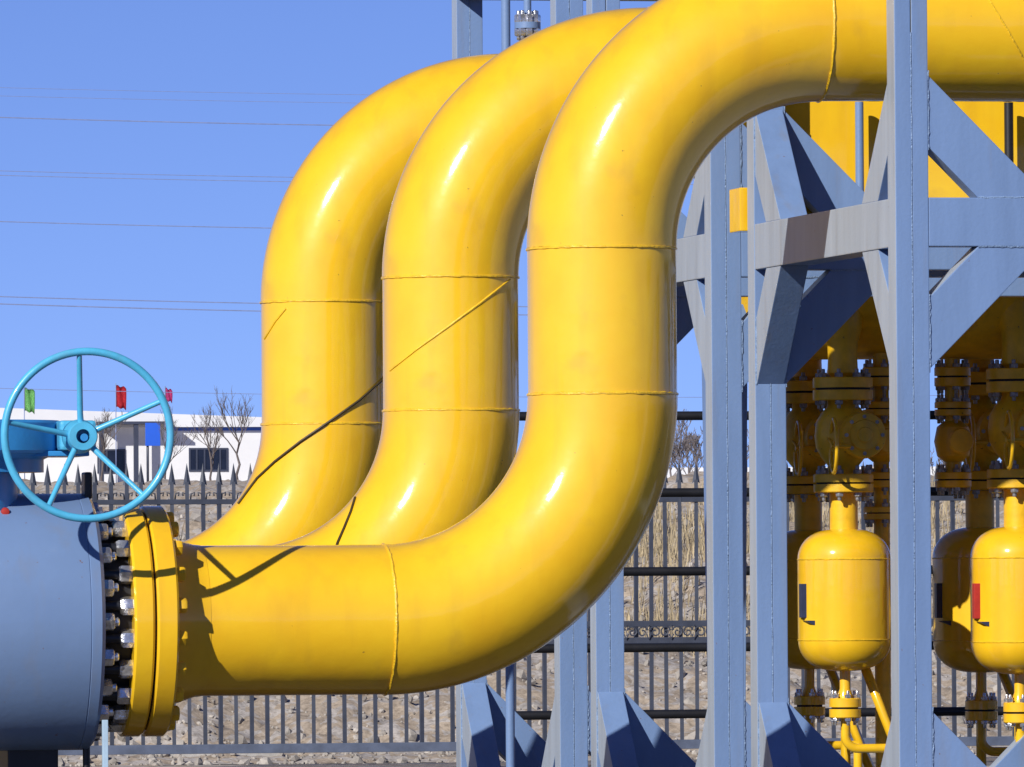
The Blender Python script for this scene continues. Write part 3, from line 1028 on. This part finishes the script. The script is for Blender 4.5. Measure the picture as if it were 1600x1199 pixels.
def flange_pair(par, x, y, z0, z1, r, m, nn, nr, mat_n):
    t = (z1 - z0)
    d = build(MB().lathe([(0, r * .3), (0, r - .006), (.006, r), (t * .45, r), (t * .45, r * .3)], (x, y, z0), 'Z', 40), 'flange', m, par)
    d2 = build(MB().lathe([(t * .55, r * .3), (t * .55, r), (t - .006, r), (t, r - .006), (t, r * .3)], (x, y, z0), 'Z', 40), 'flange', m, par)
    build(MB().lathe([(t * .45, r - .02), (t * .55, r - .02)], (x, y, z0), 'Z', 32), 'gasket', M['rubber'], par)
    nuts_ring(d, (x, y, z0), r * .8, nn, nr, nr * 1.1, mat_n, True)
    nuts_ring(d2, (x, y, z1), r * .8, nn, nr, nr * 1.1, mat_n)

def make_tank():
    t = thing('separator_tank', (TX, TY, 0), 'x', 'tank', 'yellow separator tanks')
    r = 73 * TS
    zt, zs, zl, zb = tz(826), tz(874), tz(1000), tz(1049)
    prof = [(zb, 0)]
    for k in range(1, 13):
        a = k / 12 * math.pi / 2
        prof.append((zl - (zl - zb) * math.cos(a), r * math.sin(a) ** .72))
    for k in range(0, 13):
        a = k / 12 * math.pi / 2
        prof.append((zs + (zt - zs) * math.sin(a), r * math.cos(a) ** .72 if k < 12 else 0))
    build(MB().lathe(prof, (TX, TY, 0), 'Z', 64), 'shell', M['yellow'], t)
    for z in (zs, zl):
        build(MB().tube(ring_pts((TX, TY, z), 'Z', r, 64, .0015), .005, 5, closed=True), 'weld_bead', M['yellow_bead'], t)
    build(MB().tube([(TX, TY, zt - .03), (TX, TY, tz(771))], 22 * TS, 28), 'inlet_stub', M['yellow_rough'], t)
    # nameplate bracket on the left
    bz0, bz1 = tz(967), tz(912)
    bx = TX - r * .93
    pl = build(MB().box(bx - .035, bx + .03, TY - r * .36 - .012, TY - r * .36 + .05, bz0 + .01, bz1, .003), 'nameplate', M['plate_dark'], t)
    build(MB().prism([(bx - .02, bz0 - .01), (bx + .10, bz0 - .01), (bx + .05, bz0 - .045)], 'Y', TY - r * .62, TY - r * .3), 'plate_bracket', M['plate_dark'], t)
    # drain: nozzle, flange, elbow
    build(MB().tube([(TX, TY, zb + .02), (TX, TY, tz(1076)), (TX, TY, tz(1092))], [.036, .036, .06], 20), 'drain_nozzle', M['yellow'], t)
    flange_pair(t, TX, TY, tz(1122), tz(1091), 25 * TS, M['yellow'], 6, .022, M['nut'])
    zc = tz(1170)
    path = [(TX, TY, tz(1122)), (TX, TY, zc + .09)] + [(TX + .09 - .09 * math.cos(a), TY, zc + .09 - .09 * math.sin(a)) for a in [k / 8 * 1.5708 for k in range(1, 9)]] + [(TX + .34, TY, zc)]
    build(MB().tube(path, .031, 20), 'drain_pipe', M['yellow'], t)
    build(MB().tube([(TX + .34, TY, zc), (TX + .34, TY, 0)], .031, 16), 'drain_pipe', M['yellow'], t)
    # legs
    for (sgx, sgy) in ((1, .25), (-.1, -1), (.3, 1)):
        d = Vector((sgx, sgy, 0)).normalized()
        s_ = Vector((-d.y, d.x, 0))
        p0 = Vector((TX, TY, zb + .07)) + d * r * .42
        p1 = Vector((TX, TY, 0)) + d * r * (1.95 if sgx == 1 else 1.0)
        if sgx != 1:
            p0 = Vector((TX, TY, zl - .03)) + Vector((.2 if sgy > 0 else .0, .85 if sgy > 0 else .9, 0)) * r
            p1 = Vector((p0.x, p0.y, 0))
            if sgy < 0: continue
        mb = MB()
        mb.tube([p0, p1], .034, 4)
        build(mb, 'leg', M['yellow'], t)
    return t

def make_valve():
    zt = tz(590)
    t = thing('shutoff_valve', (TX, TY, tz(771)), 'x', 'valve', 'yellow shutoff valves above the tanks')
    fr = 47 * TS
    flange_pair(t, TX, TY, tz(770) + .001, tz(741), fr, M['yellow_rough'], 8, .028, M['nut_dark'])
    flange_pair(t, TX, TY, tz(626), tz(590), fr, M['yellow_rough'], 8, .028, M['nut_dark'])
    zc = tz(681)
    b = [(tz(741) - .001, .10), (tz(728), .105), (tz(715), .15), (tz(700), .185), (zc, .195), (tz(660), .185), (tz(646), .15), (tz(636), .11), (tz(626) + .001, .105)]
    build(MB().lathe(b, (TX, TY, 0), 'Z', 48), 'body', M['yellow_rough'], t)
    cx = TX + 20 * TS
    c = build(MB().lathe([(-.30, .03), (-.30, .05), (-.29, .055), (-.288, .10), (-.27, .105), (-.262, .15), (-.22, .16), (-.2, .16), (-.19, .13), (0, .13)], (cx, TY, zc), 'Y', 40), 'side_cover', M['yellow_rough'], t)
    for k in range(8):
        a = 6.283 * k / 8
        build(MB().lathe([(-.012, .014), (0, .014)], (cx + .125 * math.cos(a), TY - .262, zc + .125 * math.sin(a)), 'Y', 6), 'bolt', M['nut_dark'], c)
    # small handwheel seen nearly edge-on
    hx, hz, hy = TX - 31 * TS, tz(698), TY - .30
    hr = 42 * TS
    wv = build(MB().tube([(hx + .02 * math.cos(a), hy + hr * math.cos(a), hz + hr * math.sin(a)) for a in [6.28319 * k / 40 for k in range(40)]], .013, 10, closed=True), 'handwheel', M['yellow'], t)
    for k in range(3):
        a = 6.283 * k / 3 + .3
        build(MB().tube([(hx, hy, hz), (hx, hy + hr * math.cos(a), hz + hr * math.sin(a))], .008, 6), 'spoke', M['yellow_rough'], wv)
    build(MB().tube([(hx - .02, hy, hz), (hx + .12, hy + .02, hz)], .016, 10), 'stem', M['yellow_rough'], wv)
    # riser above up to the header
    build(MB().lathe([(tz(590), .075), (tz(583), .105), (tz(560), .10), (tz(535), .105), (tz(515), .13), (tz(500), .135), (tz(478), .135)], (TX, TY, 0), 'Z', 36), 'riser', M['yellow_rough'], t)
    return t
tank = make_tank(); vlv = make_valve()
rows = [(0, 0, 1.0, 'left front'), (0.0, 1.1, 1.0, 'left back')]
X2 = pY(1592, 900, TY).x - TX
tl = ['yellow tank in sunlight between the two nearest columns, the front one of its pair',
      'yellow tank half hidden behind the sunlit tank between the two nearest columns',
      'bigger sunlit yellow tank with a red plate at the right edge',
      'shaded yellow tank beside the one with the red plate at the right edge']
vl = ['yellow valve with a small handwheel above the tank between the two nearest columns',
      'yellow valve half hidden behind the front valve between the two nearest columns',
      'yellow valve with a small handwheel at the right edge of the picture',
      'shaded yellow valve with a bulky side flange right of the foremost column']
for i, (dx, dy, sc_) in enumerate(((0, 0, 1), (0, 1.1, 1), (X2, 0, 1.045), (X2, 1.1, 1.045))):
    a, b = (tank, vlv) if i == 0 else (copy_tree(tank), copy_tree(vlv))
    a['label'], b['label'] = tl[i], vl[i]
    for o in (a, b):
        if i:
            z0 = (tank if o is a else vlv).location.z
            o.location = (TX + dx, TY + dy, CAM_Z + (z0 - CAM_Z) * sc_)
            o.scale = (sc_,) * 3
    if i == 2:
        for ch in a.children:
            if ch.name.startswith('nameplate'):
                ch.data = ch.data.copy()
                ch.data.materials[0] = M['red']
                ch['label'] = 'red plate on the side of the tank'
# big horizontal vessel over the valves
VY = TY + .55
vz1, vz0 = pY(1400, 192, VY).z, pY(1400, 562, VY).z
vr, vc = (vz1 - vz0) / 2, (vz1 + vz0) / 2
vx = pY(1106, 380, VY).x
ves = thing('vessel', (vx, VY, 0), 'big horizontal yellow vessel in shade above the yellow valves', 'vessel')
build(MB().lathe([(0, 0), (.03, vr * .35), (.10, vr * .68), (.2, vr * .9), (.32, vr), (9.0, vr), (9.2, vr * .8), (9.3, 0)], (vx, VY, vc), 'X', 72), 'shell', M['yellow_rough'], ves)
build(MB().tube(ring_pts((vx + .33, VY, vc), 'X', vr, 72, .0015), .006, 5, closed=True), 'weld_bead', M['yellow_bead'], ves)
for dx in (.7, 7.5):
    build(MB().prism([(VY - .25, 0), (VY + .25, 0), (VY + .45, vc - vr * .55), (VY - .45, vc - vr * .55)], 'X', vx + dx + (-.66 if dx < 1 else 0), vx + dx + (-.52 if dx < 1 else .2), .005), 'saddle', M['steel'], ves)

# slim bypass risers beside the valves
def bypass(u, dy, label, full=True):
    Y = TY + dy
    x = pY(u, 700, Y).x
    t = thing('bypass_riser', (x, Y, 0), label, 'pipe', 'slim risers beside the valves')
    build(MB().tube([(x, Y, 0 if full else pY(u, 742, Y).z), (x, Y, vc - vr * .7)], .055, 20), 'riser_pipe', M['yellow_rough'], t)
    for (va, vb) in ((604, 574), (650, 628), (762, 738), (812, 792))[:4 if full else 3]:
        z0, z1 = pY(u, va, Y).z, pY(u, vb, Y).z
        flange_pair(t, x, Y, z0, z1, .125, M['yellow_rough'], 6, .024, M['nut_dark'])
    zc = pY(u, 690, Y).z
    bd = build(MB().lathe([(-.14, .06), (-.10, .11), (0, .13), (.10, .11), (.14, .06)], (x, Y, zc), 'Z', 28), 'valve_body', M['yellow_rough'], t)
    build(MB().lathe([(-.26, .03), (-.26, .08), (-.23, .09), (-.22, .05), (-.08, .05)], (x, Y, zc), 'Y', 24), 'valve_cap', M['yellow_rough'], t)
    gz = pY(u, 535, Y).z
    build(MB().lathe([(-.10, 0), (-.10, .05), (-.07, .055), (-.06, .05), (-.06, .02), (0, .02)], (x + .07, Y - .06, gz), 'Y', 24), 'gauge', M['plate_dark'], t)
bypass(1377, .35, 'slim flanged riser close left of the foremost column, beside the front valve')
bypass(1489, .5, 'slim flanged riser right of the foremost column, left of the shaded valve', False)

# added dark deck before the vessel, put in to shade it and the risers
SHADE_Y = VY - 1.62
wz = CAM_Z + 2.02
wx0, wx1 = pY(1196, 400, SHADE_Y).x, pY(1720, 400, SHADE_Y).x
shd = thing('shade_deck', (wx0, SHADE_Y, 0), 'added black deck shading the big vessel, behind the crossbeam', 'shade_deck')
build(MB().box(wx0, wx1, SHADE_Y, SHADE_Y + .62, wz, wz + .04, .004), 'shade_plate', M['black'], shd)
build(MB().box(wx0, wx1, SHADE_Y - .014, SHADE_Y - .002, wz - .06, wz + .12, .003), 'shade_board', M['black'], shd)
build(MB().box(wx0, wx1, SHADE_Y + .622, SHADE_Y + .634, wz - .06, wz + .12, .003), 'shade_board', M['black'], shd)
for k in range(6):
    x = wx0 + .3 + (wx1 - wx0 - .6) * k / 5
    build(MB().box(x - .03, x + .03, SHADE_Y + .636, VY - .75, wz - .03, wz + .03, .003), 'bracket', M['black'], shd)
